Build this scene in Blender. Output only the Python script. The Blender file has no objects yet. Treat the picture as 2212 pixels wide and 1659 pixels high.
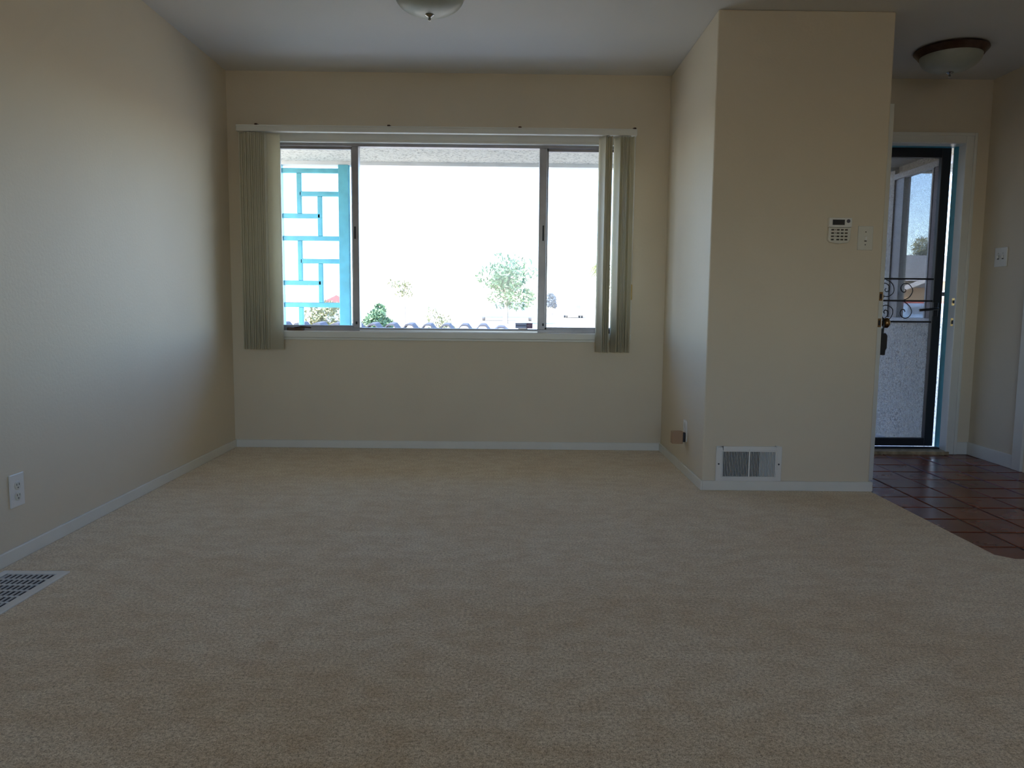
import bpy, bmesh, math, random
from mathutils import Vector, Matrix
random.seed(7)
S = bpy.context.scene
COL = S.collection
PI = math.pi

# ------------------------------------------------------------------ camera
EYE = Vector((0.0, 0.0, 0.965))
F = Vector((0.0074616, 0.9948557, -0.1010274)); RT = Vector((0.9999294, -0.0064893, 0.0099487)); UP = Vector((-0.0092419, 0.1010945, 0.9948339))
cd = bpy.data.cameras.new('camera'); cam = bpy.data.objects.new('camera', cd); COL.objects.link(cam)
cd.sensor_width = 36; cd.lens = 1652.8 / 2212 * 36; cd.clip_start = 0.05; cd.clip_end = 2000
cam.matrix_world = Matrix(((RT.x, UP.x, -F.x, EYE.x), (RT.y, UP.y, -F.y, EYE.y), (RT.z, UP.z, -F.z, EYE.z), (0, 0, 0, 1)))
S.camera = cam
# ------------------------------------------------------------------ daylight
w = bpy.data.worlds.new('sky'); S.world = w; w.use_nodes = True
nt = w.node_tree; bg = nt.nodes['Background']
sk = nt.nodes.new('ShaderNodeTexSky'); sk.sky_type = 'NISHITA'; sk.sun_disc = False
SUN_EL, SUN_AZ = math.radians(48), math.radians(232)     # azimuth clockwise from +Y: behind the house, a little left
sk.sun_elevation = SUN_EL; sk.sun_rotation = SUN_AZ; sk.altitude = 50; sk.air_density = 1.0; sk.dust_density = 0.5; sk.ozone_density = 2.0
mul = nt.nodes.new('ShaderNodeMix'); mul.data_type = 'RGBA'; mul.blend_type = 'MULTIPLY'; mul.inputs[0].default_value = 1
mul.inputs[7].default_value = (.93, .96, 1.12, 1)
nt.links.new(sk.outputs[0], mul.inputs[6]); nt.links.new(mul.outputs[2], bg.inputs[0]); bg.inputs[1].default_value = 0.70
sl = bpy.data.lights.new('sun', 'SUN'); sl.energy = 9.0; sl.angle = math.radians(0.6); sl.color = (1.0, 0.90, 0.74)
so = bpy.data.objects.new('sun', sl); COL.objects.link(so)
sd = Vector((math.sin(SUN_AZ) * math.cos(SUN_EL), math.cos(SUN_AZ) * math.cos(SUN_EL), math.sin(SUN_EL)))
so.rotation_euler = sd.to_track_quat('Z', 'Y').to_euler(); so.location = (0, 0, 12)
def portal(loc, rot, sx, sy):
    a = bpy.data.lights.new('window_portal', 'AREA'); a.shape = 'RECTANGLE'; a.size = sx; a.size_y = sy; a.cycles.is_portal = True
    o = bpy.data.objects.new('window_portal', a); COL.objects.link(o); o.location = loc; o.rotation_euler = rot
portal((-0.36, 5.30, 1.41), (-PI / 2, 0, 0), 2.42, 1.26)
portal((2.55, 5.36, 1.03), (-PI / 2, 0, 0), 0.95, 2.1)
portal((0.1, -3.68, 1.45), (PI / 2, 0, 0), 2.4, 1.3)
V = S.view_settings; S.display_settings.display_device = 'sRGB'
V.view_transform = 'Standard'; V.look = 'None'; V.gamma = 1; V.use_curve_mapping = False
V.exposure = 0.88
S.cycles.max_bounces = 14; S.cycles.diffuse_bounces = 8; S.cycles.glossy_bounces = 5
S.cycles.transparent_max_bounces = 16; S.cycles.caustics_reflective = False; S.cycles.caustics_refractive = False
S.cycles.sample_clamp_indirect = 6.0

# ------------------------------------------------------------------ materials
def newmat(name):
    m = bpy.data.materials.new(name); m.use_nodes = True
    n = m.node_tree.nodes; return m, n, m.node_tree.links, n['Principled BSDF']
def coords(n, l, scale=(1, 1, 1), loc=(0, 0, 0)):
    # true position in the place, so that pattern stays the same on every piece
    g = n.new('ShaderNodeNewGeometry'); mp = n.new('ShaderNodeMapping'); l.new(g.outputs['Position'], mp.inputs[0])
    mp.inputs['Scale'].default_value = scale; mp.inputs['Location'].default_value = loc
    return mp.outputs[0]
def noise(n, l, vec, scale, detail=3, rough=.5):
    t = n.new('ShaderNodeTexNoise'); l.new(vec, t.inputs['Vector']); t.inputs['Scale'].default_value = scale
    t.inputs['Detail'].default_value = detail; t.inputs['Roughness'].default_value = rough; return t.outputs['Fac']
def ramp(n, l, fac, stops):
    r = n.new('ShaderNodeValToRGB'); l.new(fac, r.inputs[0]); e = r.color_ramp.elements
    e[0].position, e[0].color = stops[0][0], (*stops[0][1], 1); e[1].position, e[1].color = stops[-1][0], (*stops[-1][1], 1)
    for p, c in stops[1:-1]:
        x = e.new(p); x.color = (*c, 1)
    return r.outputs[0]
def mixc(n, l, fac, a, b, mode='MIX'):
    x = n.new('ShaderNodeMix'); x.data_type = 'RGBA'; x.blend_type = mode
    for s, v in ((x.inputs[0], fac), (x.inputs[6], a), (x.inputs[7], b)):
        if hasattr(v, 'is_output'): l.new(v, s)
        else: s.default_value = v if isinstance(v, (int, float)) else (*v, 1)
    return x.outputs[2]
def bump(n, l, b, h, strength, dist):
    x = n.new('ShaderNodeBump'); l.new(h, x.inputs['Height']); x.inputs['Strength'].default_value = strength; x.inputs['Distance'].default_value = dist
    l.new(x.outputs[0], b.inputs['Normal'])
def mat(name, col, rough=.5, metal=0, var=.06, vscale=6, bs=0, bscale=60, bd=.002, spec=.5):
    m, n, l, b = newmat(name); v = coords(n, l)
    c2 = tuple(max(0, x * (1 - var)) for x in col); c1 = tuple(min(1, x * (1 + var)) for x in col)
    l.new(ramp(n, l, noise(n, l, v, vscale), [(.3, c2), (.7, c1)]), b.inputs['Base Color'])
    b.inputs['Roughness'].default_value = rough; b.inputs['Metallic'].default_value = metal; b.inputs['Specular IOR Level'].default_value = spec
    if bs: bump(n, l, b, noise(n, l, v, bscale, 4), bs, bd)
    return m
M = {}
def _tl(m, f):
    n, l = m.node_tree.nodes, m.node_tree.links; b = n['Principled BSDF']; t = n.new('ShaderNodeBsdfTranslucent'); t.inputs[0].default_value = (.8, .77, .64, 1)
    x = n.new('ShaderNodeMixShader'); x.inputs[0].default_value = f; l.new(b.outputs[0], x.inputs[1]); l.new(t.outputs[0], x.inputs[2]); l.new(x.outputs[0], n['Material Output'].inputs[0])
M['wall'] = mat('beige_wall_paint', (.72, .635, .495), .55, var=.025, vscale=1.5, bs=.25, bscale=70, bd=.003, spec=.35)
M['ceiling'] = mat('white_ceiling_paint', (.67, .66, .64), .7, var=.02, vscale=1.5, bs=.2, bscale=70, bd=.003, spec=.2)
M['trim'] = mat('white_gloss_trim_paint', (.76, .755, .70), .35, var=.03)
M['plastic'] = mat('white_plastic', (.78, .77, .74), .3, var=.02)
M['almond'] = mat('almond_plastic', (.70, .68, .60), .35, var=.02)
M['dark'] = mat('dark_slot', (.02, .02, .025), .6)
M['duct_shade'] = mat('painted_duct_shade', (.035, .035, .045), .8)  # near-black paint for the shade inside the ducts
M['damper'] = mat('painted_damper', (.42, .42, .40), .5)
M['alu'] = mat('aged_aluminium', (.34, .33, .34), .42, .55, var=.10, vscale=9)
M['alu_edge'] = mat('bright_aluminium_edge', (.62, .62, .64), .3, .7)
M['bronze'] = mat('dark_bronze', (.12, .072, .055), .26, .85, var=.25, vscale=20)
M['nickel'] = mat('polished_nickel', (.45, .42, .38), .12, 1.0)
M['brass'] = mat('polished_brass', (.85, .66, .30), .2, 1.0)
M['oldbrass'] = mat('aged_brass', (.30, .17, .07), .3, .9, var=.2, vscale=40)
M['black'] = mat('black_iron', (.012, .011, .016), .38, .0)
M['blackp'] = mat('black_lockbox', (.02, .018, .02), .45)
M['teal'] = mat('teal_outdoor_paint', (.13, .46, .56), .4, var=.12, vscale=12, bs=.2, bscale=40)
M['tan'] = mat('tan_plug_shell', (.36, .225, .13), .45)
M['vane'] = mat('cream_vinyl_vane', (.84, .81, .69), .45, var=.03)
_tl(M['vane'], .45)
M['gold'] = mat('gold_cord_weight', (.62, .45, .16), .35, .4)
M['cord'] = mat('white_cord', (.75, .74, .70), .6)
M['redroof'] = mat('red_roof', (.55, .16, .12), .7, var=.15)
M['tanwall'] = mat('tan_house_wall', (.62, .40, .22), .8)
M['greyroof'] = mat('grey_shingle_roof', (.20, .20, .215), .8, var=.2, vscale=30)
M['whitewood'] = mat('white_wood', (.8, .8, .8), .5)
M['bluecar'] = mat('pale_blue_car_paint', (.35, .48, .62), .25, .2)
M['silvercar'] = mat('silver_car_paint', (.62, .66, .70), .25, .3)
M['tyre'] = mat('tyre_rubber', (.2, .2, .21), .8)
M['bark'] = mat('bark', (.36, .31, .26), .9, var=.2, vscale=20, bs=.5, bscale=30)
M['ground'] = mat('dry_ground', (.40, .35, .27), .9, var=.2, vscale=1)
M['concrete'] = mat('porch_concrete', (.72, .71, .69), .8, var=.12, vscale=3)
M['plank'] = mat('worn_threshold_wood', (.38, .30, .18), .6, var=.4, vscale=25)
M['claytile'] = mat('shaded_grey_roof_tile', (.07, .072, .088), .75, var=.15, vscale=15)  # grey darkened so the colour carries shade over the sunlit tiles
M['mortar'] = mat('white_mortar', (.8, .8, .78), .9)
M['sticker'] = mat('grey_sticker', (.45, .45, .47), .5)
M['stickerd'] = mat('dark_sticker', (.13, .085, .115), .5)
for k_, c_ in (('sticker', (.42, .42, .45, 1)), ('stickerd', (.34, .24, .28, 1))):
    _tl(M[k_], .7); [x for x in M[k_].node_tree.nodes if x.type == 'BSDF_TRANSLUCENT'][0].inputs[0].default_value = c_
M['stickert'] = mat('pale_sticker_print', (.6, .56, .6), .5)
M['lcd'] = mat('lcd_window', (.03, .03, .035), .25)
M['button'] = mat('dark_key', (.06, .05, .035), .5)
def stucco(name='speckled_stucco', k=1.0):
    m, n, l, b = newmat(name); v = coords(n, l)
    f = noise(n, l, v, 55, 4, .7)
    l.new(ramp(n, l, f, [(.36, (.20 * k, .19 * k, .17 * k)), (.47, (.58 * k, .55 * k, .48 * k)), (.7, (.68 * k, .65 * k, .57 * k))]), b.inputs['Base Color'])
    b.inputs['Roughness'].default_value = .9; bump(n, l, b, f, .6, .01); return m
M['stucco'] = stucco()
def leafm(name, a, c):
    m, n, l, b = newmat(name); v = coords(n, l)
    l.new(ramp(n, l, noise(n, l, v, 9), [(.35, a), (.65, c)]), b.inputs['Base Color']); b.inputs['Roughness'].default_value = .6
    return m
M['leaf'] = leafm('green_leaves', (.05, .10, .05), (.16, .27, .12))
M['leafy'] = leafm('yellow_green_leaves', (.16, .17, .08), (.34, .33, .17))
M['leafb'] = leafm('blue_grey_leaves', (.05, .07, .10), (.14, .18, .24))
M['palm'] = leafm('palm_fronds', (.08, .10, .03), (.25, .26, .10))
def carpet():
    m, n, l, b = newmat('tan_cut_pile_carpet'); v = coords(n, l)
    fa = n.new('ShaderNodeMath'); fa.operation = 'MULTIPLY_ADD'; l.new(noise(n, l, v, 300, 2, .7), fa.inputs[0]); fa.inputs[1].default_value = .6; fb = n.new('ShaderNodeMath'); fb.operation = 'MULTIPLY'; fb.inputs[1].default_value = .4; l.new(noise(n, l, v, 110, 2, .6), fb.inputs[0]); l.new(fb.outputs[0], fa.inputs[2]); fine = fa.outputs[0]; mid = noise(n, l, coords(n, l, (1, 1.5, 1)), 10, 5, .66); big = noise(n, l, coords(n, l, (1, 1.4, 1), (3, 1, 0)), 1.3, 3, .5)
    spot = noise(n, l, coords(n, l, (1, 1.2, 1), (7.3, 2.2, 0)), 3.1, 4, .6)
    base = ramp(n, l, fine, [(.36, (.28, .195, .10)), (.5, (.72, .57, .355)), (.64, (1, .89, .66))])
    c = mixc(n, l, ramp(n, l, mid, [(.40, (0, 0, 0)), (.62, (1, 1, 1))]), (1, 1, 1), (.88, .82, .73))
    c = mixc(n, l, 1.0, base, c, 'MULTIPLY')
    d = mixc(n, l, ramp(n, l, big, [(.45, (0, 0, 0)), (.65, (1, 1, 1))]), (1, 1, 1), (.94, .89, .80))
    c = mixc(n, l, 1.0, c, d, 'MULTIPLY')
    e = mixc(n, l, ramp(n, l, spot, [(.66, (0, 0, 0)), (.76, (1, 1, 1))]), (1, 1, 1), (.80, .72, .62))
    c = mixc(n, l, 1.0, c, e, 'MULTIPLY')
    l.new(c, b.inputs['Base Color']); b.inputs['Roughness'].default_value = .95; b.inputs['Specular IOR Level'].default_value = .1
    b.inputs['Sheen Weight'].default_value = .45; b.inputs['Sheen Roughness'].default_value = .5
    bump(n, l, b, fine, .6, .003); return m
M['carpet'] = carpet()
M['stucco_lifted'] = stucco('lifted_speckled_stucco', 1.42)  # stucco copy brightened to stand in for daylight missing on the porch wall
TX, TY, TP = 2.1334, 4.7537, .2095
def tile():
    m, n, l, b = newmat('glazed_terracotta_tile'); v = coords(n, l, (1, 1, 1), (-TX + 20 * TP, -TY + 40 * TP, 0))
    t = n.new('ShaderNodeTexBrick'); l.new(v, t.inputs['Vector']); t.offset = 0; t.squash = 1
    t.inputs['Scale'].default_value = 1; t.inputs['Brick Width'].default_value = TP; t.inputs['Row Height'].default_value = TP
    t.inputs['Mortar Size'].default_value = .0055; t.inputs['Mortar Smooth'].default_value = .3; t.inputs['Bias'].default_value = 0
    t.inputs['Color1'].default_value = (.30, .085, .04, 1); t.inputs['Color2'].default_value = (.20, .06, .035, 1); t.inputs['Mortar'].default_value = (.035, .025, .03, 1)
    c = mixc(n, l, 1.0, t.outputs['Color'], ramp(n, l, noise(n, l, v, 4, 4), [(.25, (.72, .6, .55)), (.75, (1, .97, .92))]), 'MULTIPLY')
    l.new(c, b.inputs['Base Color'])
    l.new(ramp(n, l, noise(n, l, v, 5, 2), [(.2, (.20,) * 3), (.8, (.30,) * 3)]), b.inputs['Roughness'])
    b.inputs['Specular IOR Level'].default_value = .4; return m
M['tile'] = tile()
def glass(name, op, tint, gl=.05):
    m, n, l, b = newmat(name); n.remove(b); out = n['Material Output']
    tr = n.new('ShaderNodeBsdfTransparent'); tr.inputs[0].default_value = (*tint, 1)
    g = n.new('ShaderNodeBsdfGlossy'); g.inputs['Roughness'].default_value = .02
    lw = n.new('ShaderNodeLayerWeight'); pw = n.new('ShaderNodeMath'); pw.operation = 'POWER'; l.new(lw.outputs['Facing'], pw.inputs[0]); pw.inputs[1].default_value = 5
    fr = n.new('ShaderNodeMath'); fr.operation = 'MULTIPLY_ADD'; l.new(pw.outputs[0], fr.inputs[0]); fr.inputs[1].default_value = .6; fr.inputs[2].default_value = .03
    mx = n.new('ShaderNodeMixShader'); l.new(fr.outputs[0], mx.inputs[0]); l.new(tr.outputs[0], mx.inputs[1]); l.new(g.outputs[0], mx.inputs[2]); l.new(mx.outputs[0], out.inputs[0]); return m
M['glass'] = glass('window_glass', 1, (.93, .95, .94))
def mesh_screen():
    m, n, l, b = newmat('black_wire_mesh'); out = n['Material Output']; v = coords(n, l)
    b.inputs['Base Color'].default_value = (.03, .03, .035, 1); b.inputs['Roughness'].default_value = .5
    tr = n.new('ShaderNodeBsdfTransparent'); mx = n.new('ShaderNodeMixShader')
    f = noise(n, l, v, 330, 1, .5)
    l.new(ramp(n, l, f, [(.35, (.22,) * 3), (.65, (.42,) * 3)]), mx.inputs[0])
    l.new(b.outputs[0], mx.inputs[1]); l.new(tr.outputs[0], mx.inputs[2]); l.new(mx.outputs[0], out.inputs[0]); return m
M['screen'] = mesh_screen()
def bowl():
    m, n, l, b = newmat('frosted_glass_bowl'); v = coords(n, l)
    l.new(ramp(n, l, noise(n, l, v, 8, 4), [(.3, (.36, .38, .33)), (.7, (.46, .48, .42))]), b.inputs['Base Color'])
    b.inputs['Roughness'].default_value = .38; b.inputs['Specular IOR Level'].default_value = .35
    return m
M['bowl'] = bowl()

# ------------------------------------------------------------------ builders
WORLD = {}
class MB:
    def __init__(s): s.b = bmesh.new()
    def box(s, x0, x1, y0, y1, z0, z1, rz=0, piv=None):
        vs = [s.b.verts.new((x, y, z)) for x in (x0, x1) for y in (y0, y1) for z in (z0, z1)]
        for f in ((0, 1, 3, 2), (4, 6, 7, 5), (0, 4, 5, 1), (2, 3, 7, 6), (0, 2, 6, 4), (1, 5, 7, 3)): s.b.faces.new([vs[i] for i in f])
        if rz: bmesh.ops.rotate(s.b, verts=vs, cent=piv or ((x0 + x1) / 2, (y0 + y1) / 2, 0), matrix=Matrix.Rotation(rz, 3, 'Z'))
        return s
    def tube(s, pts, r, seg=8, r2=None, cap=True):
        P = [Vector(p) for p in pts]; rings = []
        for i, p in enumerate(P):
            d = (P[min(i + 1, len(P) - 1)] - P[max(i - 1, 0)]).normalized()
            a = d.orthogonal().normalized() if i == 0 else (rings_a - d * rings_a.dot(d)).normalized()
            rings_a = a; c = d.cross(a); rr = r if r2 is None else r + (r2 - r) * i / max(1, len(P) - 1)
            rings.append([s.b.verts.new(p + a * rr * math.cos(2 * PI * k / seg) + c * rr * math.sin(2 * PI * k / seg)) for k in range(seg)])
        for i in range(len(rings) - 1):
            for k in range(seg): s.b.faces.new((rings[i][k], rings[i][(k + 1) % seg], rings[i + 1][(k + 1) % seg], rings[i + 1][k]))
        if cap: s.b.faces.new(rings[0][::-1]); s.b.faces.new(rings[-1])
        return s
    def lathe(s, cx, cy, prof, seg=32, cz=0, axis='Z'):
        rings = []
        for r, z in prof:
            ring = []
            for k in range(seg):
                a = 2 * PI * k / seg; u, v_ = r * math.cos(a), r * math.sin(a)
                ring.append(s.b.verts.new((cx + u, cy + v_, cz + z) if axis == 'Z' else ((cx + z, cy + u, cz + v_) if axis == 'X' else (cx + u, cy + z, cz + v_))))
            rings.append(ring)
        for i in range(len(rings) - 1):
            for k in range(seg): s.b.faces.new((rings[i][k], rings[i][(k + 1) % seg], rings[i + 1][(k + 1) % seg], rings[i + 1][k]))
        s.b.faces.new(rings[0][::-1]); s.b.faces.new(rings[-1]); return s
    def poly(s, pts, off):   # closed outline swept by a vector
        a = [s.b.verts.new(p) for p in pts]; c = [s.b.verts.new(Vector(p) + Vector(off)) for p in pts]; n = len(pts)
        s.b.faces.new(a); s.b.faces.new(c[::-1])
        for i in range(n): s.b.faces.new((a[i], c[i], c[(i + 1) % n], a[(i + 1) % n]))
        return s
    def quad(s, p): s.b.faces.new([s.b.verts.new(q) for q in p]); return s
    def build(s, name, m, parent=None, bev=0, smooth=False, origin=None, normals=True):
        if normals: bmesh.ops.recalc_face_normals(s.b, faces=s.b.faces)
        me = bpy.data.meshes.new(name)
        if parent is not None:
            o0 = parent.matrix_world.translation if False else WORLD[parent.name]
        elif origin is not None: o0 = Vector(origin)
        else:
            xs = [v.co for v in s.b.verts]; lo = [min(c[i] for c in xs) for i in range(3)]; hi = [max(c[i] for c in xs) for i in range(3)]
            o0 = Vector(((lo[0] + hi[0]) / 2, (lo[1] + hi[1]) / 2, lo[2]))
        for v in s.b.verts: v.co -= o0
        s.b.to_mesh(me); s.b.free()
        if smooth:
            for p in me.polygons: p.use_smooth = True
        me.materials.append(m if not isinstance(m, str) else M[m])
        o = bpy.data.objects.new(name, me); COL.objects.link(o)
        if parent is not None: o.parent = parent
        else: o.location = o0
        WORLD[o.name] = o0.copy()
        if smooth:
            try: me.set_sharp_from_angle(angle=math.radians(40))
            except Exception: pass
        if bev:
            bm = o.modifiers.new('bevel', 'BEVEL'); bm.width = bev; bm.segments = 2; bm.limit_method = 'ANGLE'
        return o
def box(name, m, x0, x1, y0, y1, z0, z1, parent=None, bev=0, **k): return MB().box(x0, x1, y0, y1, z0, z1, **k).build(name, m, parent, bev)
def tag(o, label=None, cat=None, group=None, kind=None):
    if label: o['label'] = label
    if cat: o['category'] = cat
    if group: o['group'] = group
    if kind: o['kind'] = kind
    return o
def thing(name, loc, label, cat, group=None, kind=None):
    o = bpy.data.objects.new(name, None); o.empty_display_size = .1; COL.objects.link(o); o.location = loc; WORLD[o.name] = Vector(loc)
    return tag(o, label, cat, group, kind)
def struct(o, label, cat): return tag(o, label, cat, kind='structure')

# ------------------------------------------------------------------ room shell
XL, XP, XR, XW = -1.83, 1.05, 1.945, 3.15          # left wall, closet faces, entry right wall
YF, YO, YP = 5.125, 5.285, 4.005                   # front wall inner/outer face, closet front face
YB_, ZC = -3.6, 2.46
CX, CY = 1.95, 2.90                                # carpet corner
WX0, WX1, WZ0, WZ1 = -1.555, .828, .79, 2.03        # window opening
DX0, DX1, DZ1 = 2.10, 3.010, 2.065                 # front door opening
# floors
b = MB(); b.poly([(XL - .16, YB_ - .16, 0), (XW + .16, YB_ - .16, 0), (XW + .16, CY, 0), (CX + .05, CY, 0), (CX, CY + .05, 0), (CX, YP, 0), (XP, YP, 0), (XP, YF, 0), (XL, YF, 0), (XL - .16, YF, 0)], (0, 0, -.03))
struct(b.build('floor', 'carpet', origin=(0, 1, -.03)), 'tan cut pile carpet with faint stains covering the living room floor', 'floor')
b = MB(); g = .0048
i0 = int(math.floor((XR - TX) / TP)); j0 = int(math.floor((CY - TY) / TP)); rt = random.Random(3)
for i in range(i0, i0 + 8):
    for j in range(j0, j0 + 13):
        xa, xb = max(TX + i * TP, XR), min(TX + (i + 1) * TP, XW); ya, yb = max(TY + j * TP, CY - .04), min(TY + (j + 1) * TP, YF)
        if xb - xa < .02 or yb - ya < .02: continue
        z = -.009 + rt.uniform(-.0004, .0004); ta, tb = rt.uniform(-.0016, .0016), rt.uniform(-.0016, .0016)
        x0, x1, y0, y1 = xa + g, xb - g, ya + g, yb - g; e = .003
        P = lambda x, y, dz: b.b.verts.new((x, y, z + dz + ta * (x - xa) / TP + tb * (y - ya) / TP))
        lo_ = [P(x0, y0, -.004), P(x1, y0, -.004), P(x1, y1, -.004), P(x0, y1, -.004)]; hi_ = [P(x0 + e, y0 + e, 0), P(x1 - e, y0 + e, 0), P(x1 - e, y1 - e, 0), P(x0 + e, y1 - e, 0)]
        b.b.faces.new(hi_)
        for q_ in range(4): b.b.faces.new((lo_[q_], lo_[(q_ + 1) % 4], hi_[(q_ + 1) % 4], hi_[q_]))
fe = thing('floor_entry', (2.55, 4.0, -.1), 'dark red glazed square tiles on the entry floor', 'floor', kind='structure')
b.build('floor_tiles', 'tile', fe, normals=False)
box('grout', mat('dark_grout', (.045, .03, .03), .8), XR, XW + .16, CY, YF, -.10, -.0122, fe)
struct(box('ceiling', 'ceiling', XL - .16, XW + .16, YB_ - .16, YO, ZC, ZC + .12), 'smooth flat white ceiling over room and entry', 'ceiling')
struct(box('wall_left', 'wall', XL - .16, XL, YB_ - .16, YO, -.2, ZC), 'long plain beige wall on the left', 'wall')
b = MB()
b.box(XL, WX0, YF, YO, -.2, ZC); b.box(WX0, WX1, YF, YO, -.2, WZ0); b.box(WX0, WX1, YF, YO, WZ1, ZC); b.box(WX1, DX0 - .0, YF, YO, -.2, ZC)
b.box(DX0, DX1, YF, YO, DZ1, ZC); b.box(DX1, XW + .16, YF, YO, -.2, ZC)
struct(b.build('wall_front', 'wall'), 'beige front wall around the picture window and front door', 'wall')
struct(box('wall_closet', 'wall', XP, XR, YP, YF, -.01, ZC, bev=.008), 'beige closet wall jutting out between window bay and entry', 'wall')
SDY0, SDY1 = 3.74, 4.565
b = MB(); b.box(XW, XW + .16, SDY1, YF, -.2, ZC); b.box(XW, XW + .16, YB_ - .16, SDY0, -.2, ZC); b.box(XW, XW + .16, SDY0, SDY1, 2.04, ZC)
struct(b.build('wall_right', 'wall'), 'beige entry wall on the right with the switch plate', 'wall')
b = MB(); BX0, BX1, BZ0, BZ1 = -1.1, 1.3, .8, 2.1
b.box(XL, BX0, YB_ - .16, YB_, -.2, ZC); b.box(BX0, BX1, YB_ - .16, YB_, -.2, BZ0); b.box(BX0, BX1, YB_ - .16, YB_, BZ1, ZC); b.box(BX1, XW, YB_ - .16, YB_, -.2, ZC)
struct(b.build('wall_back', 'wall'), 'beige rear wall with a wide window', 'wall')
# skirting
def base(name, label, pts):
    b = MB()
    for (x0, x1, y0, y1, zb) in pts: b.box(x0, x1, y0, y1, zb, zb + .052 if zb == 0 else zb + .085)
    return struct(b.build(name, 'trim', bev=.003), label, 'baseboard')
base('baseboard_left', 'thin white baseboard along the left wall', [(XL, XL + .012, YB_, YF, 0)])
base('baseboard_front', 'thin white baseboard under the window', [(XL + .012, XP, YF - .012, YF, 0)])
base('baseboard_closet', 'white baseboard wrapping the closet wall', [(XP - .012, XP, YP - .014, YF - .012, 0), (XP, XR + .014, YP - .014, YP, 0), (XR, XR + .014, YP, YP + .10, 0)])
base('baseboard_right', 'white baseboard of the entry beside the side door', [(XW - .014, XW, 4.648, YF, -.008), (3.060, XW - .014, YF - .014, YF, -.008)])
# casings
b = MB(); b.box(2.99, 3.060, YF - .018, YF, -.008, 2.12); b.box(2.03, 2.99, YF - .018, YF, 2.055, 2.12); b.box(3.04, 3.060, YF - .024, YF - .016, -.008, 2.12); b.box(2.03, 3.04, YF - .024, YF - .016, 2.10, 2.12)
struct(b.build('trim_1', 'trim', bev=.003), 'white casing framing the front door', 'door casing')
b = MB(); b.box(XW - .018, XW, SDY1, SDY1 + .083, -.008, 2.12); b.box(XW - .018, XW, SDY0 - .083, SDY0, -.008, 2.12); b.box(XW - .018, XW, SDY0, SDY1, 2.04, 2.12)
struct(b.build('trim_2', 'trim', bev=.003), 'white casing of the side door at the right edge', 'door casing')
# front door jamb: inner part white, outer part teal
b = MB(); b.box(3.003, DX1, YF, 5.212, -.05, DZ1); b.box(DX0, 3.003, YF, 5.205, 2.052, DZ1); b.box(DX0 - .0, DX0 + .012, YF, 5.205, -.05, 2.052)
struct(b.build('trim_3', 'trim'), 'white inner jamb of the front doorway', 'door jamb')
b = MB(); b.box(DX1 - .003, DX1 + .035, 5.212, 5.278, -.06, 2.08); b.box(DX0, DX1, 5.205, 5.28, 2.056, 2.09)
struct(b.build('trim_4', 'teal', bev=.002), 'teal painted outer jamb beside the security door', 'door jamb')
th = thing('trim_5', (2.55, 5.2, -.05), 'worn wooden doorstep with dark metal strip at the front door', 'threshold', kind='structure')
box('sill_board', 'plank', DX0, DX1, 5.10, 5.20, -.05, .012, th, .003)
box('metal_strip', 'dark', DX0, DX1 - .01, 5.20, 5.245, -.05, .022, th, .002)
# brass strikes on the jamb
for z0, z1, lab in ((1.0, 1.048, 'brass deadbolt strike plate, upper one on the front door jamb'), (.862, .915, 'brass latch strike plate, lower one on the front door jamb')):
    t = thing('strike_plate', (3.002, 5.15, z0), lab, 'strike plate')
    box('plate', 'brass', 3.000, 3.003, 5.128, 5.172, z0, z1, t)
    box('strike_hole', 'dark', 2.9992, 3.0005, 5.138, 5.160, z0 + .014, z1 - .014, t)

# ------------------------------------------------------------------ front window
wn = thing('window_1', (-.336, 5.2, WZ0), 'wide three-part aluminium picture window with casement sashes', 'window', kind='structure')
b = MB(); b.box(WX0, WX1, YF - .022, 5.17, WZ0 - .044, WZ0 - .002); b.box(WX0, WX1, YF - .012, YF, WZ0 - .06, WZ0 - .044)
b.build('window_sill', 'trim', wn, .004)
b = MB(); b.box(WX0, WX0 + .012, YF - .004, 5.17, WZ0, WZ1); b.box(WX1 - .014, WX1, YF - .008, 5.17, WZ0, WZ1); b.box(WX0, WX1, YF - .006, 5.17, WZ1 - .012, WZ1 + .002); b.box(WX0 - .004, WX1 + .004, YF - .008, YF + .001, WZ1 + .001, WZ1 + .040)
b.build('window_casing', 'trim', wn, .002)
b = MB(); fy0, fy1 = 5.165, 5.225
b.box(WX0 + .0, WX1, fy0, fy1, WZ0 - .002, WZ0 + .022); b.box(WX0, WX1, fy0, fy1, WZ1 - .03, WZ1)
b.box(WX0, WX0 + .03, fy0, fy1, WZ0, WZ1); b.box(WX1 - .045, WX1, fy0, fy1, WZ0, WZ1)
b.build('window_frame', 'alu', wn, .002)
for x0, x1 in ((-1.030, -.987), (.206, .256)): box('mullion', 'alu', x0, x1, fy0 - .006, fy1, WZ0 + .02, WZ1 - .03, wn, .003)
for x0, x1, hx in ((WX0 + .028, -1.022, None), (.250, WX1 - .043, 1)):
    b = MB(); z0, z1 = WZ0 + .018, WZ1 - .024
    b.box(x0, x1, 5.185, 5.215, z0, z0 + .018); b.box(x0, x1, 5.185, 5.215, z1 - .022, z1); b.box(x0, x0 + .018, 5.185, 5.215, z0, z1); b.box(x1 - .018, x1, 5.185, 5.215, z0, z1)
    sa = b.build('sash', 'alu', wn, .002)
    b = MB(); b.box(x0 - .003, x1 + .003, 5.178, 5.186, z0 - .004, z0); b.box(x0 - .003, x1 + .003, 5.178, 5.186, z1, z1 + .004); b.box(x0 - .004, x0, 5.178, 5.186, z0, z1); b.box(x1, x1 + .004, 5.178, 5.186, z0, z1)
    b.build('sash_edge', 'alu_edge', sa)
    box('glass_pane', 'glass', x0 + .012, x1 - .012, 5.198, 5.203, z0 + .012, z1 - .012, sa)
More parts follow.
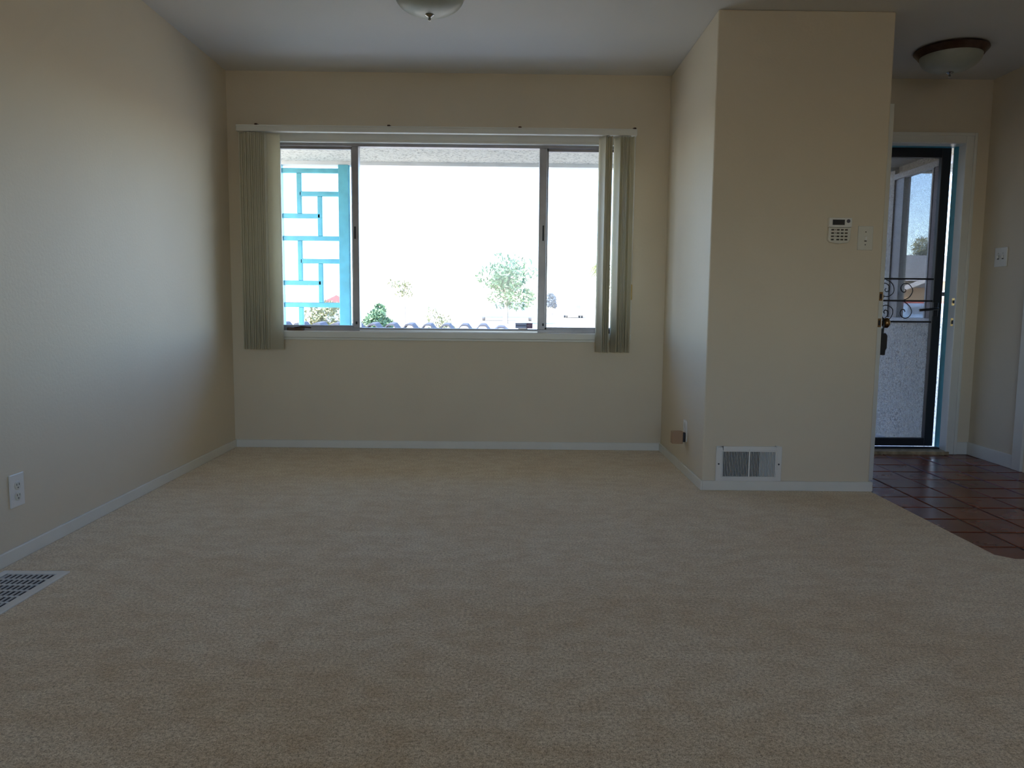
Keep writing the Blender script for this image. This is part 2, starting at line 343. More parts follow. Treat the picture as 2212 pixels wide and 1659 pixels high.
box('glass_pane', 'glass', -.989, .208, 5.195, 5.200, WZ0 + .015, WZ1 - .024, wn)
box('bottom_rail', 'alu_edge', -.987, .206, 5.150, 5.17, WZ0 - .001, WZ0 + .009, wn)
b = MB(); b.box(-1.47, -1.36, 5.135, 5.172, WZ0, WZ0 + .022); b.tube([(-1.42, 5.14, WZ0 + .02), (-1.37, 5.11, WZ0 + .028), (-1.30, 5.105, WZ0 + .022)], .006)
b.build('crank_handle', 'bronze', wn, .002)
b = MB(); b.box(.62, .70, 5.135, 5.172, WZ0, WZ0 + .02); b.tube([(.66, 5.14, WZ0 + .02), (.69, 5.11, WZ0 + .028), (.74, 5.105, WZ0 + .03)], .006)
b.build('crank_handle', 'bronze', wn, .002)
for x, z, h in ((.236, 1.40, .10), (.243, .835, .018), (-1.008, .835, .018), (-1.012, 1.40, .08)):
    box('latch', 'dark', x - .005, x + .005, 5.148, 5.162, z, z + h, wn, .001)
# sticker on the glass
st = thing('window_sticker', (.114, 5.193, .812), 'small grey and maroon security sticker on the window glass, lower right', 'sticker')
box('sticker_panel', 'sticker', .058, .137, 5.1925, 5.1945, .818, .853, st)
box('sticker_line', 'dark', .060, .130, 5.1917, 5.1925, .8335, .8365, st)
box('logo_panel', 'stickerd', .134, .174, 5.1915, 5.1945, .817, .853, st)
fc = bpy.data.curves.new('lettering', 'FONT'); fc.body = 'ADT'; fc.size = .021; fc.extrude = .0002; fc.align_x = 'CENTER'; fc.align_y = 'CENTER'; fc.offset = .0004
fo = bpy.data.objects.new('lettering', fc); COL.objects.link(fo); bpy.context.view_layer.update(); lm = bpy.data.meshes.new_from_object(fo); bpy.data.objects.remove(fo); lm.materials.clear(); lm.materials.append(M['stickert'])
lo = bpy.data.objects.new('lettering', lm); COL.objects.link(lo); lo.parent = st; lo.location = (.154 - .114, 5.191 - 5.193, .835 - .812); lo.rotation_euler = (PI / 2, 0, 0); lo.scale = (.8, 1, 1)
box('backing_strip', 'whitewood', .077, .140, 5.1925, 5.1945, .805, .817, st)

# ------------------------------------------------------------------ vertical blind
BY = 5.035
vb = thing('vertical_blind', (-.45, BY, .67), 'cream vertical blind drawn to both sides of the picture window', 'blind')
b = MB(); b.box(-1.735, .822, BY - .022, BY + .022, 2.058, 2.095); b.box(-1.735, .822, BY - .026, BY - .02, 2.088, 2.098)
b.build('head_rail', 'trim', vb, .003)
for x in (-1.606, -.763, .072, .805):
    b = MB(); b.box(x - .012, x + .012, BY - .012, YF, 2.094, 2.104); b.box(x - .008, x + .008, BY - .027, BY - .010, 2.096, 2.105); b.build('bracket', 'bronze', vb)
def vane(x, ang, top=2.05, bot=.672, wd=.089, sway=0):
    b = MB(); n = 6; ca, sa = math.cos(ang), math.sin(ang); rows = []
    for z, dx in ((top, 0), (top - .02, 0), ((top + bot) / 2, sway * .5), (bot, sway)):
        r = []
        for i in range(n + 1):
            t = (i / n - .5) * wd; bow = .006 * (1 - (2 * i / n - 1) ** 2)
            r.append((x + dx + t * ca - bow * sa, BY + t * sa + bow * ca, z))
        rows.append(r)
    for j in range(len(rows) - 1):
        for i in range(n): b.quad([rows[j][i], rows[j][i + 1], rows[j + 1][i + 1], rows[j + 1][i]])
    bmesh.ops.remove_doubles(b.b, verts=b.b.verts, dist=1e-5)
    o = b.build('vane', 'vane', vb, smooth=True); m = o.modifiers.new('thick', 'SOLIDIFY'); m.thickness = .0014; return o
for i in range(14):
    vane(-1.690 + i * .0122, math.radians(58 + (i * 37 % 5) * 1.6), bot=.668 + (i * 7 % 3) * .0025)
vane(-1.508, math.radians(22), bot=.669)
for i in range(5): vane(.604 + i * .0105, math.radians(-66 + (i * 29 % 4) * 3), bot=.668 + (i % 2) * .003, sway=.0)
for i in range(6): vane(.700 + i * .0115, math.radians(-68 + (i * 31 % 4) * 3), bot=.668 + (i % 3) * .003)
vane(.776, math.radians(-50), bot=.668)
b = MB(); b.tube([(.812, BY - .02, 2.06), (.811, BY - .02, 1.6), (.808, BY - .02, 1.115)], .0022, 6); b.tube([(.802, BY - .02, 2.06), (.804, BY - .02, 1.6), (.806, BY - .02, 1.115)], .0018, 6)
b.build('cord', 'cord', vb)
MB().lathe(.806, BY - .02, [(.003, 1.116), (.008, 1.110), (.0085, 1.08), (.007, 1.05), (.0085, 1.02), (.006, 1.014)], 12).build('cord_weight', 'gold', vb, smooth=True)

# ------------------------------------------------------------------ ceiling lights
def ceiling_light(cx, cy, label):
    t = thing('ceiling_light', (cx, cy, ZC), label, 'ceiling light', 'flush mount ceiling lights')
    MB().lathe(cx, cy, [(.182, ZC), (.193, ZC - .006), (.195, ZC - .014), (.186, ZC - .024), (.176, ZC - .036), (.168, ZC - .046), (.160, ZC - .044)], 64).build('metal_rim', 'bronze', t, smooth=True)
    pr = [(.163, ZC - .036)] + [(.163 * math.cos(a) ** .9, ZC - .044 - .088 * math.sin(a)) for a in [i * PI / 2 / 12 for i in range(12)]] + [(.004, ZC - .132)]
    MB().lathe(cx, cy, pr, 64).build('glass_bowl', 'bowl', t, smooth=True)
    z = ZC - .131
    MB().lathe(cx, cy, [(.005, z + .005), (.020, z + .001), (.0215, z - .003), (.014, z - .008), (.006, z - .012), (.0055, z - .017), (.0075, z - .020), (.007, z - .025), (.002, z - .028)], 24).build('finial', 'nickel', t, smooth=True)
    return t
ceiling_light(-.378, 3.77, 'round frosted bowl ceiling light over the living room, cut off at the top edge')
ceiling_light(2.535, 4.545, 'round frosted bowl ceiling light with dark bronze rim over the tiled entry')

# ------------------------------------------------------------------ wall devices
# alarm keypad on the closet wall
kp = thing('alarm_keypad', (1.708, YP, 1.30), 'off-white alarm keypad with dark display and rows of keys', 'keypad')
b = MB(); x0, x1 = 1.652, 1.766
b.poly([(x0, YP, 1.385), (x1, YP, 1.385), (x1 - .002, YP, 1.322), (x1 - .012, YP, 1.308), ((x0 + x1) / 2, YP, 1.303), (x0 + .008, YP, 1.310), (x0 - .003, YP, 1.322)], (0, -.022, 0)); b.build('keypad_body', 'almond', kp, .003)
box('keypad_top', 'plastic', x0 - .001, x1 + .002, YP - .026, YP, 1.386, 1.434, kp, .003)
box('display', 'lcd', 1.667, 1.729, YP - .0275, YP - .025, 1.397, 1.424, kp)
MB().lathe(1.748, YP - .026, [(.002, -.0018), (.0095, -.0015), (.0095, .001)], 20, 1.417, 'Y').build('emblem', mat('grey_emblem', (.12, .11, .13), .4), kp, smooth=True)
for r in range(4):
    for c, dx in enumerate((0, .028, .049, .070)):
        box('key', 'button', 1.664 + dx, 1.678 + dx, YP - .0245, YP - .021, 1.369 - r * .0165, 1.3765 - r * .0165, kp, .001)
    if r < 3: box('indicator', 'button', 1.683, 1.687, YP - .0235, YP - .021, 1.371 - r * .0165, 1.375 - r * .0165, kp)
# toggle switch plate on closet wall
sp = thing('light_switch', (1.849, YP, 1.27), 'white single toggle switch plate right of the alarm keypad', 'light switch')
box('wall_plate', 'almond', 1.811, 1.889, YP - .006, YP, 1.273, 1.395, sp, .002)
box('toggle', 'plastic', 1.845, 1.855, YP - .016, YP - .005, 1.322, 1.344, sp, .002)
box('toggle_slot', 'button', 1.844, 1.856, YP - .0068, YP - .0055, 1.316, 1.321, sp)
for z in (1.365, 1.300): MB().lathe(1.850, YP - .0065, [(.001, -.0008), (.003, -.0005), (.003, .001)], 10, z, 'Y').build('screw', 'button', sp)
# double switch on the right wall
sp = thing('light_switch', (XW, 4.913, 1.25), 'white double toggle switch plate on the right entry wall', 'light switch')
box('wall_plate', 'plastic', XW - .008, XW, 4.853, 4.973, 1.247, 1.369, sp, .003)
for y in (4.890, 4.936):
    box('toggle', 'plastic', XW - .020, XW - .007, y - .005, y + .005, 1.300, 1.320, sp, .002)
    box('toggle_slot', 'button', XW - .0092, XW - .0078, y - .008, y + .008, 1.294, 1.300, sp)
    box('screw', 'button', XW - .0090, XW - .0078, y - .002, y + .002, 1.330, 1.334, sp)
# duplex outlet on the left wall
op = thing('wall_outlet', (XL, 2.819, .20), 'white double outlet low on the left wall above the baseboard', 'outlet')
box('wall_plate', 'plastic', XL, XL + .006, 2.778, 2.860, .201, .325, op, .002)
for z in (.281, .241):
    MB().lathe(XL + .006, 2.819, [(.017, -.001), (.017, .0015), (.015, .0025), (.001, .0026)], 20, z, 'X').build('socket', 'almond', op, smooth=True)
    for dy, dz, wy, hz in ((-.007, .004, .0018, .008), (.007, .004, .0018, .008), (0, -.008, .004, .004)):
        box('socket_slot', 'dark', XL + .008, XL + .0092, 2.819 + dy - wy / 2, 2.819 + dy + wy / 2, z + dz - hz / 2, z + dz + hz / 2, op)
# outlet with plug-in on closet side
op = thing('wall_outlet', (XP, 4.41, .19), 'white outlet plate on the narrow closet side wall behind a tan plug-in', 'outlet')
box('wall_plate', 'plastic', XP - .006, XP, 4.37, 4.45, .192, .315, op, .002)
MB().lathe(XP - .006, 4.41, [(.001, -.0026), (.015, -.0025), (.017, -.0015), (.017, .001)], 20, .285, 'X').build('socket', 'almond', op, smooth=True)
pg = thing('plug_in_adapter', (1.0, 4.39, .17), 'small tan plug-in adapter in the outlet beside the wall vent', 'plug')
box('adapter_body', 'tan', .965, 1.028, 4.375, 4.425, .180, .252, pg, .004)
box('adapter_neck', 'dark', 1.026, 1.0435, 4.385, 4.415, .190, .244, pg, .002)

# wall vent
wv = thing('wall_vent', (1.292, YP, .043), 'white louvred air vent low on the closet wall just above the baseboard', 'vent')
vx0, vx1, vz0, vz1 = 1.117, 1.468, .050, .238; ix0, ix1, iz0, iz1 = 1.150, 1.436, .076, .210
b = MB(); b.box(vx0, ix0, YP - .012, YP, vz0, vz1); b.box(ix1, vx1, YP - .012, YP, vz0, vz1); b.box(ix0, ix1, YP - .012, YP, vz0, iz0); b.box(ix0, ix1, YP - .012, YP, iz1, vz1)
bmesh.ops.remove_doubles(b.b, verts=b.b.verts, dist=1e-5); b.build('vent_frame', 'plastic', wv, .004)
b = MB(); t = .006; b.box(ix0 - t, ix0, YP - .016, YP - .011, iz0 - t, iz1 + t); b.box(ix1, ix1 + t, YP - .016, YP - .011, iz0 - t, iz1 + t); b.box(ix0, ix1, YP - .016, YP - .011, iz0 - t, iz0); b.box(ix0, ix1, YP - .016, YP - .011, iz1, iz1 + t)
b.build('inner_lip', 'plastic', wv, .001)
box('dark_backing', 'duct_shade', ix0, ix1 - .085, YP - .0035, YP - .001, iz0, iz1, wv)  # dark plate on the wall face, painted as shade inside the duct
b = MB(); b.box(ix1 - .085, ix1, YP - .0045, YP - .001, iz0, iz1); b.build('damper', 'damper', wv)
b = MB(); k = ix0 + .005
while k < ix1 - .003:
    b.box(k, k + .0024, YP - .0125, YP - .004, iz0, iz1); k += .00835
b.build('louver', 'plastic', wv)
b = MB(); b.box(1.290, 1.296, YP - .016, YP - .004, iz0, iz1); b.box(1.2915, 1.2945, YP - .022, YP - .012, iz1 - .006, iz1 + .012); b.build('lever', 'plastic', wv, .001)
for x in (1.132, 1.452): MB().lathe(x, YP - .012, [(.001, -.0015), (.0045, -.001), (.0045, .001)], 12, .143, 'Y').build('screw', 'dark', wv)

# floor register
fr = thing('floor_register', (-1.675, 2.46, 0), 'white metal floor register set in the carpet beside the left wall', 'vent')
rx0, rx1, ry0, ry1 = -1.79, -1.555, 2.255, 2.668; q = .029
b = MB(); b.box(rx0, rx0 + q, ry0, ry1, 0, .007); b.box(rx1 - q, rx1, ry0, ry1, 0, .007); b.box(rx0 + q, rx1 - q, ry0, ry0 + q, 0, .007); b.box(rx0 + q, rx1 - q, ry1 - q, ry1, 0, .007)
bmesh.ops.remove_doubles(b.b, verts=b.b.verts, dist=1e-5); b.build('register_frame', 'plastic', fr, .002)
box('dark_backing', 'duct_shade', rx0 + q, rx1 - q, ry0 + q, ry1 - q, .0004, .0012, fr)  # dark sheet over the carpet, shade under the grille put into its colour
b = MB(); x = rx1 - q - .0185
while x > rx0 + q: b.box(x - .0011, x + .0011, ry0 + q, ry1 - q, .0014, .0062); x -= .0185
y = ry1 - q - .050
while y > ry0 + q: b.box(rx0 + q, rx1 - q, y - .0015, y + .0015, .0014, .0058); y -= .052
b.build('grille', 'plastic', fr)

# ------------------------------------------------------------------ front door (open, seen along its edge) and security door
d1 = thing('door_1', (2.065, 5.10, 0), 'off-white front door opened inward against the closet, seen on its edge', 'door', kind='structure')
box('door_leaf', 'trim', 2.040, 2.084, 4.25, 5.105, .004, 2.075, d1, .002)
for z0, z1 in ((1.022, 1.058), (.876, .912)):
    box('latch_plate', 'oldbrass', 2.056, 2.078, 4.2485, 4.2505, z0 - .006, z1 + .006, d1)
    box('latch_hole', 'dark', 2.063, 2.073, 4.2475, 4.2490, z0 + .004, z1 - .004, d1)
MB().lathe(2.084, 4.31, [(.026, 0), (.026, .008), (.011, .012), (.010, .030), (.022, .036), (.029, .048), (.028, .060), (.018, .068), (.002, .070)], 24, .893, 'X').build('door_knob', 'oldbrass', d1, smooth=True)
MB().lathe(2.084, 4.31, [(.027, 0), (.027, .010), (.020, .022), (.002, .024)], 24, 1.04, 'X').build('deadbolt', 'oldbrass', d1, smooth=True)
MB().tube([(2.062, 5.104, .30), (2.062, 5.104, .40)], .007).tube([(2.062, 5.104, 1.75), (2.062, 5.104, 1.85)], .007).build('hinge', 'brass', d1)
lb = thing('key_lockbox', (2.112, 4.31, .70), 'black key lockbox hanging from the front door knob', 'lockbox')
b = MB(); b.poly([(2.091, 4.285, .712), (2.130, 4.285, .712), (2.131, 4.285, .74), (2.138, 4.285, .75), (2.138, 4.285, .822), (2.128, 4.285, .836), (2.091, 4.285, .836)], (0, .05, 0)); b.build('lockbox_body', 'blackp', lb, .004)
b = MB(); b.tube([(2.112, 4.29, .832), (2.112, 4.285, .885), (2.112, 4.295, .915), (2.112, 4.31, .924), (2.112, 4.325, .915), (2.112, 4.335, .885), (2.112, 4.33, .832)], .005); b.build('shackle', 'blackp', lb, smooth=True)
box('shackle_plate', 'blackp', 2.095, 2.108, 4.285, 4.330, .836, .862, lb, .002)

SY = 5.31
d2 = thing('door_2', (2.55, SY, 0), 'black iron security screen door with scrollwork, closed across the front doorway', 'door', kind='structure')
b = MB(); sx0, sx1, sz0, sz1 = 2.115, 3.000, .016, 2.062
for a in ((sx0, sx0 + .064, sz0, sz1), (sx1 - .063, sx1, sz0, sz1), (sx0 + .064, sx1 - .063, sz0, sz0 + .056), (sx0 + .064, sx1 - .063, sz1 - .066, sz1)): b.box(a[0], a[1], SY - .02, SY + .02, a[2], a[3])
b.build('door_frame', 'black', d2, .003)
box('screen_panel', 'screen', sx0 + .05, sx1 - .05, SY + .008, SY + .0095, sz0 + .04, sz1 - .05, d2)
for z in (1.180, 1.030, .886): box('crossbar', 'black', sx0 + .06, sx1 - .06, SY - .012, SY + .002, z - .006, z + .006, d2, .001)
SC = {'ru': [(2.743, 1.036), (2.773, 1.049), (2.793, 1.075), (2.8, 1.103), (2.787, 1.128), (2.767, 1.146), (2.744, 1.149), (2.726, 1.139), (2.718, 1.118), (2.723, 1.099), (2.74, 1.088), (2.752, 1.093), (2.752, 1.104), (2.745, 1.109)],
      'rl': [(2.744, 1.025), (2.772, 1.006), (2.793, .98), (2.801, .955), (2.794, .932), (2.778, .915), (2.759, .91), (2.736, .919), (2.722, .938), (2.723, .957), (2.736, .97), (2.751, .967), (2.755, .953)],
      'lu': [(2.612, 1.172), (2.638, 1.162), (2.658, 1.143), (2.67, 1.115), (2.668, 1.086), (2.65, 1.067), (2.625, 1.058), (2.603, 1.062), (2.582, 1.075), (2.568, 1.098), (2.572, 1.128), (2.592, 1.146), (2.612, 1.148), (2.630, 1.136), (2.639, 1.118), (2.636, 1.100), (2.619, 1.092), (2.607, 1.103), (2.616, 1.114)]}
SC['ll'] = [(x, 2.056 - z) for x, z in SC['lu']]
def spline(p, k=5):
    o = []
    for i in range(len(p) - 1):
        p0, p1, p2, p3 = p[max(i - 1, 0)], p[i], p[i + 1], p[min(i + 2, len(p) - 1)]
        for j in range(k):
            t = j / k; o.append(tuple(.5 * (2 * p1[c] + (p2[c] - p0[c]) * t + (2 * p0[c] - 5 * p1[c] + 4 * p2[c] - p3[c]) * t * t + (3 * p1[c] - p0[c] - 3 * p2[c] + p3[c]) * t ** 3) for c in (0, 1)))
    return o + [p[-1]]
cxm = (sx0 + sx1) / 2
for k, p in SC.items():
    for mir in ((0, 1) if k[0] == 'r' else (0,)):
        pp = [((2 * cxm - x + .03) if mir else x, SY - .006, z) for x, z in spline(p)]
        MB().tube(pp, .0032, 6).build('scroll', 'black', d2, smooth=True)
b = MB(); b.box(2.940, 2.972, SY - .030, SY - .018, .925, 1.02); b.tube([(2.950, SY - .03, .978), (2.950, SY - .065, .978), (2.930, SY - .075, .976), (2.860, SY - .075, .970), (2.822, SY - .07, .966)], .009, 10)
b.build('lever_handle', 'black', d2, .002, smooth=True)
box('latch_bolt', 'black', 2.998, 3.022, SY - .012, SY + .008, 1.064, 1.092, d2, .002)
d3 = thing('door_3', (3.2, 4.15, 0), 'white side door in the right wall of the entry', 'door', kind='structure')
box('door_leaf', 'trim', XW + .05, XW + .09, SDY0, SDY1, -.012, 2.04, d3, .002)
MB().lathe(XW + .05, SDY0 + .08, [(.026, 0), (.026, -.008), (.011, -.012), (.010, -.030), (.026, -.04), (.026, -.055), (.002, -.062)], 20, .9, 'X').build('door_knob', 'oldbrass', d3, smooth=True)
# rear window (daylight from behind)
w2 = thing('window_2', (.3, YB_ - .1, BZ0), 'wide rear window opposite the picture window', 'window', kind='structure')
b = MB(); y0, y1 = YB_ - .12, YB_ - .07
for a in ((BX0, BX0 + .04, BZ0, BZ1), (BX1 - .04, BX1, BZ0, BZ1), (BX0, BX1, BZ0, BZ0 + .04), (BX0, BX1, BZ1 - .04, BZ1), (.28, .32, BZ0, BZ1)): b.box(a[0], a[1], y0, y1, a[2], a[3])
b.build('window_frame', 'alu', w2, .002)
box('glass_pane', 'glass', BX0 + .03, BX1 - .03, YB_ - .10, YB_ - .095, BZ0 + .03, BZ1 - .03, w2)

# ------------------------------------------------------------------ porch
struct(box('ground', 'ground', -180, 180, -120, 420, -.9, -.16), 'pale sunlit ground beyond the porch', 'ground')
struct(box('floor_porch', 'concrete', -4.2, 5.6, YO, 6.45, -.16, -.06), 'concrete porch floor outside the front door', 'floor')
EY, EZ = 6.30, 2.072                               # outer edge of the eave
b = MB(); b.box(-2.6, 5.6, YB_ - .7, YO, ZC + .13, ZC + .30); b.box(-2.6, 5.6, YO, EY, EZ + .028, 2.76)
pr = thing('porch_roof', (1, 5.9, 2.1), 'stuccoed porch eave running across above window and doorway', 'porch roof', kind='structure')
b.build('soffit', 'stucco', pr)
box('fascia', 'whitewood', -2.6, 5.6, EY, EY + .04, EZ, 2.78, pr)
box('drip_rail', 'whitewood', -2.6, 5.6, EY - .05, EY, EZ, EZ + .029, pr)
# teal lattice post at the porch edge
lt = thing('lattice_panel', (-1.57, 6.3, -.06), 'pale teal openwork lattice post standing at the left end of the porch', 'lattice')
LY0, LY1 = 6.268, 6.30; ZL = EZ + .002
b = MB(); b.box(-1.357, -1.275, LY0 - .025, LY1 + .03, -.06, ZL); b.box(-1.276, -1.268, LY0 - .01, LY1, -.06, ZL); b.build('post', 'teal', lt, .004)
box('side_rail', 'teal', -1.847, -1.811, LY0 - .015, LY1 + .015, -.06, ZL, lt, .003)
P = .5346; H = .0195; zt = 2.029
while zt > .05:
    box('crossbar', 'teal', -1.811, -1.357, LY0, LY1, zt - H, zt + H, lt, .006)
    box('crossbar', 'teal', -1.676, -1.357, LY0, LY1, zt - .182 - H, zt - .182 + H, lt, .006)
    box('crossbar', 'teal', -1.811, -1.507, LY0, LY1, zt - .357 - H, zt - .357 + H, lt, .006)
    box('upright', 'teal', -1.697, -1.657, LY0, LY1, zt - .357 + H, zt - H, lt, .006)
    box('upright', 'teal', -1.533, -1.493, LY0, LY1, max(zt - P + H, -.05), zt - .182 - H, lt, .006)
    zt -= P
# porch side screen wall at the right of the doorway
PX = 3.085
ps = thing('porch_screen_wall', (PX + .06, 5.8, -.06), 'low stucco porch wall carrying a framed glass windscreen, seen through the doorway', 'wall', kind='structure')
b = MB(); b.box(PX, PX + .13, 5.345, 6.40, -.06, .87); b.build('low_wall', 'stucco_lifted', ps)
b = MB(); b.box(PX, PX + .13, 6.22, 6.40, .87, EZ + .001); b.box(PX + .03, PX + .11, 5.345, 6.22, 2.03, EZ + .029); b.build('corner_post', 'stucco_lifted', ps)
box('screen_sill', 'whitewood', PX - .02, PX + .14, 5.345, 6.22, .87, .908, ps, .003)
box('top_rail', 'whitewood', PX - .01, PX + .04, 5.345, 6.22, 1.995, 2.038, ps, .003)
b = MB(); b.box(PX, PX + .055, 6.07, 6.15, .908, 1.996); b.box(PX + .01, PX + .045, 6.15, 6.22, .908, 1.996); b.build('screen_frame', 'alu', ps, .002)
b = MB(); b.box(PX, PX + .045, 5.545, 5.655, .908, 1.996); b.build('screen_mullion', mat('dusk_aluminium', (.22, .19, .20), .5, .4), ps, .002)
box('mullion_edge', 'whitewood', PX - .004, PX + .01, 5.65, 5.667, .908, 1.996, ps)
box('screen_glass', 'glass', PX + .02, PX + .025, 5.345, 6.15, .908, 1.996, ps)

# tile capped garden wall
gw = thing('garden_wall', (-.9, 10.15, -.16), 'low garden wall capped with curved grey roof tiles below the picture window', 'garden wall')
box('wall_body', 'mortar', -4.6, .06, 10.02, 10.30, -.16, .630, gw)
def hump(x0, wd, h):
    return [(x0, h * 0), (x0 + wd * .12, h * .08), (x0 + wd * .33, h * .93), (x0 + wd * .42, h), (x0 + wd * .58, h), (x0 + wd * .67, h * .93), (x0 + wd * .88, h * .08), (x0 + wd, 0)]
n = 19
for i in range(n):
    wd = .240; x0 = .045 - (i + 1) * wd; h = .075 if i else .05
    o = hump(x0, wd, h); inn = [(x, z - .022) for x, z in o][::-1]
    b = MB(); b.poly([(x, 9.98, .648 + z) for x, z in o + inn], (0, .36, .015)); b.build('roof_tile', 'claytile', gw)

# ------------------------------------------------------------------ planting and neighbourhood
def tree(name, x, y, z, rx, rz, label, leaf, n=2200, ls=.16, group='trees and shrubs outside', cat='tree', trunk=True, zb=-.16, blobs=9, sq=1.0):
    t = thing(name, (x, y, zb), label, cat, group)
    rnd = random.Random(int(abs(x * 91 + y * 13 + z * 7) * 10))
    cs = [(rnd.uniform(-.62, .62), rnd.uniform(-.5, .5), rnd.uniform(-.62, .62), rnd.uniform(.32, .5)) for _ in range(blobs)] + [(0, 0, 0, .5)]
    b = MB()
    for i in range(n):
        c = cs[i % len(cs)]; u = Vector((rnd.gauss(0, 1), rnd.gauss(0, 1), rnd.gauss(0, 1))).normalized() * c[3] * rnd.uniform(.6, 1.05)
        p = Vector((x + (c[0] + u.x) * rx, y + (c[1] + u.y) * rx, z + (c[2] + u.z) * rz * sq))
        a = Vector((rnd.gauss(0, 1), rnd.gauss(0, 1), rnd.gauss(0, 1))).normalized(); bb = a.orthogonal().normalized(); s = ls * rnd.uniform(.6, 1.3)
        b.quad([p - a * s, p - bb * s * .4, p + a * s, p + bb * s * .4])
    b.build('foliage', leaf, t, normals=False)
    if trunk:
        b = MB(); b.tube([(x, y, zb), (x + .03 * rz, y, zb + (z - zb) * .5), (x, y, z)], .07 * rx + .02, 8, .02 * rx + .008)
        for k in range(5):
            c = cs[k]; b.tube([(x, y, z - rz * .5), (x + c[0] * rx * .5, y + c[1] * rx * .5, z + (c[2] - .5) * rz * .5), (x + c[0] * rx, y + c[1] * rx, z + c[2] * rz)], .025 * rx + .005, 6, .008 * rx)
        b.build('trunk', 'bark', t, smooth=True)
    return t
tree('shrub', -2.36, 14, .72, .36, .34, 'dense dark green shrub just behind the tile capped wall', 'leaf', 2600, .035, cat='shrub')
tree('shrub', -1.35, 15, .62, .42, .42, 'thin yellow green shrub beside the dark green shrub behind the wall', 'leafy', 500, .035, cat='shrub')
tree('shrub', -3.35, 14, .66, .42, .42, 'yellow green shrub seen through the teal lattice', 'leafy', 1100, .04, cat='shrub')
tree('garden_tree', -.1, 50, 2.55, 2.4, 1.8, 'large loose green tree in the middle of the picture window view', 'leaf', 1900, .17, blobs=14)
tree('garden_tree', -5.6, 42, 1.9, .9, .6, 'small faint tree left of centre in the picture window view', 'leafy', 260, .10)
tree('garden_tree', 4.7, 80, 1.7, .75, 1.05, 'small blue grey tree left in the right hand window sash', 'leafb', 1800, .13)
tree('garden_tree', 30.6, 57, 5.1, 1.4, 1.6, 'bushy olive tree above the grey roof seen through the front doorway', 'leafy', 2400, .13)
tree('garden_tree', 28.9, 57, 4.7, .55, .95, 'narrow olive tree at the left behind the doorway windscreen', 'leafy', 1500, .12)
# palm
def palm(x, y, zc, r, label, nf=26):
    t = thing('palm_tree', (x, y, -.16), label, 'palm tree'); rnd = random.Random(5)
    MB().tube([(x, y, -.16), (x + .1, y, zc * .5), (x, y, zc)], .22, 10, .16).build('trunk', 'bark', t, smooth=True)
    for k in range(nf):
        az = 2 * PI * k / nf + rnd.uniform(-.1, .1); el = rnd.uniform(-.2, 1.2); L = r * rnd.uniform(.8, 1.1); pts = []
        for j in range(8):
            s = j / 7; rr = L * s * math.cos(el) * (1 - .15 * s); hh = L * s * math.sin(el) - 1.1 * L * s * s * (.6 + .4 * math.cos(el))
            pts.append(Vector((x + math.cos(az) * rr, y + math.sin(az) * rr, zc + hh)))
        b = MB(); b.tube(pts, .02, 4, .006); side = Vector((-math.sin(az), math.cos(az), 0))
        for j in range(1, 8):
            for u in (0, .5):
                p = pts[j] if u == 0 else (pts[j] + pts[j - 1]) / 2
                for sg in (-1, 1):
                    q = p + side * sg * L * .22 * (1 - .5 * j / 7) + Vector((0, 0, -.18 * L)); b.quad([p, p + Vector((0, 0, .035)), q, q + Vector((0, 0, -.03))])
        b.build('frond', 'palm', t, normals=False)
palm(5.45, 45, 3.2, 1.6, 'palm tree with drooping fronds partly hidden by the right blind vanes')
# houses
def house(x0, x1, y0, y1, zw, zr, wall, roof, label, over=.4):
    t = thing('house', ((x0 + x1) / 2, (y0 + y1) / 2, -.16), label, 'house', 'neighbouring houses')
    box('wall', wall, x0, x1, y0, y1, -.16, zw, t)
    ym = (y0 + y1) / 2; a, c, d, e = x0 - over, x1 + over, y0 - over, y1 + over
    b = MB(); b.poly([(a, d, zw - .05), (a, d, zw + .05), (a, ym, zr), (a, e, zw + .05), (a, e, zw - .05)], (c - a, 0, 0)); b.build('roof', roof, t)
    box('gutter', 'whitewood', a, c, d - .08, d, zw - .03, zw + .09, t)
    return t
h = house(19.4, 30, 41, 50, 2.55, 4.2, 'tanwall', 'greyroof', 'tan neighbouring house with grey roof seen through the front doorway')
box('chimney', 'whitewood', 20.0, 20.35, 41.3, 41.6, 2.7, 3.4, h)
b = MB(); b.poly([(20.2, 40.2, 2.0), (22.6, 40.2, 2.9), (22.6, 40.2, 2.7), (20.2, 40.2, 1.75)], (0, .12, 0)); b.build('rake_board', 'whitewood', h)
b = MB(); b.poly([(21.0, 40.4, 2.16), (22.6, 40.4, 2.16), (22.6, 40.4, 2.78)], (0, 2, 0)); b.build('porch_gable', 'greyroof', h)
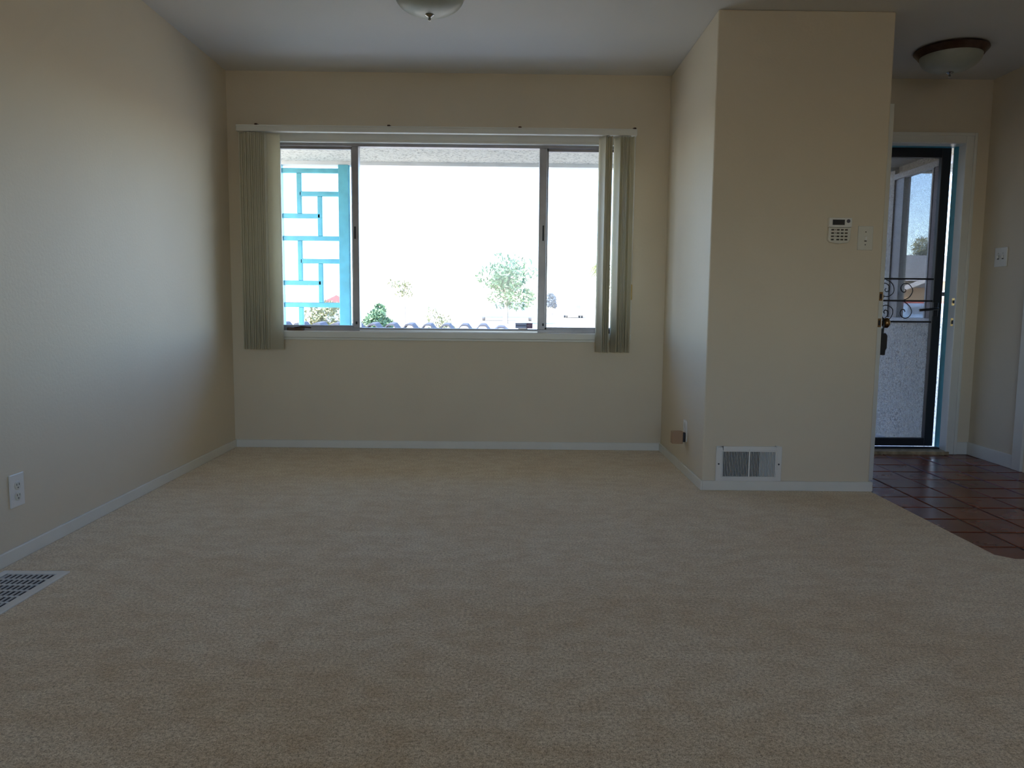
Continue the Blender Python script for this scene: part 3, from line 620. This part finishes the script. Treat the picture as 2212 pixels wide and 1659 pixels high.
b = MB(); b.poly([(22.7, 40.2, 1.9), (24.6, 40.2, 2.9), (24.6, 40.2, 2.6), (22.7, 40.2, 1.6)], (0, .12, 0)); b.build('rake_board', 'whitewood', h)
house(-24, -12.1, 50, 56, 1.15, 1.62, 'whitewood', 'redroof', 'low house with red roof seen through the teal lattice')
rw = box('boundary_wall', 'redroof', 18.0, 24.5, 37.9, 38.1, -.16, 1.40); tag(rw, 'low red wall in front of the tan house', 'wall')
def car(x, y, sx, sy, m, label):
    t = thing('parked_car', (x, y, -.16), label, 'car', 'cars parked in the street'); z = -.16
    b = MB(); b.poly([(x - sx, y - sy, z + .25), (x + sx, y - sy, z + .25), (x + sx, y - sy, z + .8), (x + sx * .9, y - sy, z + .86), (x - sx * .9, y - sy, z + .86), (x - sx, y - sy, z + .8)], (0, 2 * sy, 0)); b.build('car_body', m, t, .08)
    b = MB(); vs = [(x - sx * .8, y - sy * .6, z + .86), (x + sx * .8, y - sy * .6, z + .86), (x + sx * .8, y + sy * .6, z + .86), (x - sx * .8, y + sy * .6, z + .86)]
    r = [b.b.verts.new(v) for v in vs]; u = [b.b.verts.new((x + (v[0] - x) * .78, y + (v[1] - y) * .7, z + 1.45)) for v in vs]
    b.b.faces.new(u)
    for i in range(4): b.b.faces.new((r[i], r[(i + 1) % 4], u[(i + 1) % 4], u[i]))
    b.build('car_cabin', m, t, .05)
    b = MB(); b.box(x - sx * .68, x + sx * .68, y - sy * .575, y - sy * .52, z + .95, z + 1.30); b.build('rear_glass', mat('tinted_car_glass', (.20, .26, .34), .2), t)
    for ax in (-1, 1):
        for ay in (-1, 1): MB().lathe(x + ax * sx * .86, y + ay * sy * .62, [(.05, -.09), (.32, -.09), (.32, .09), (.05, .09)], 20, z + .32, 'X').build('wheel', 'tyre', t)
car(6.9, 80, .9, 2.2, 'silvercar', 'silver car parked far off in the right hand window sash')
car(19.9, 35.8, 2.1, .9, 'bluecar', 'pale blue car parked in front of the low red wall, seen through the doorway')
car(.0, 60, 2.1, .9, 'bluecar', 'pale blue car parked beneath the large green tree')
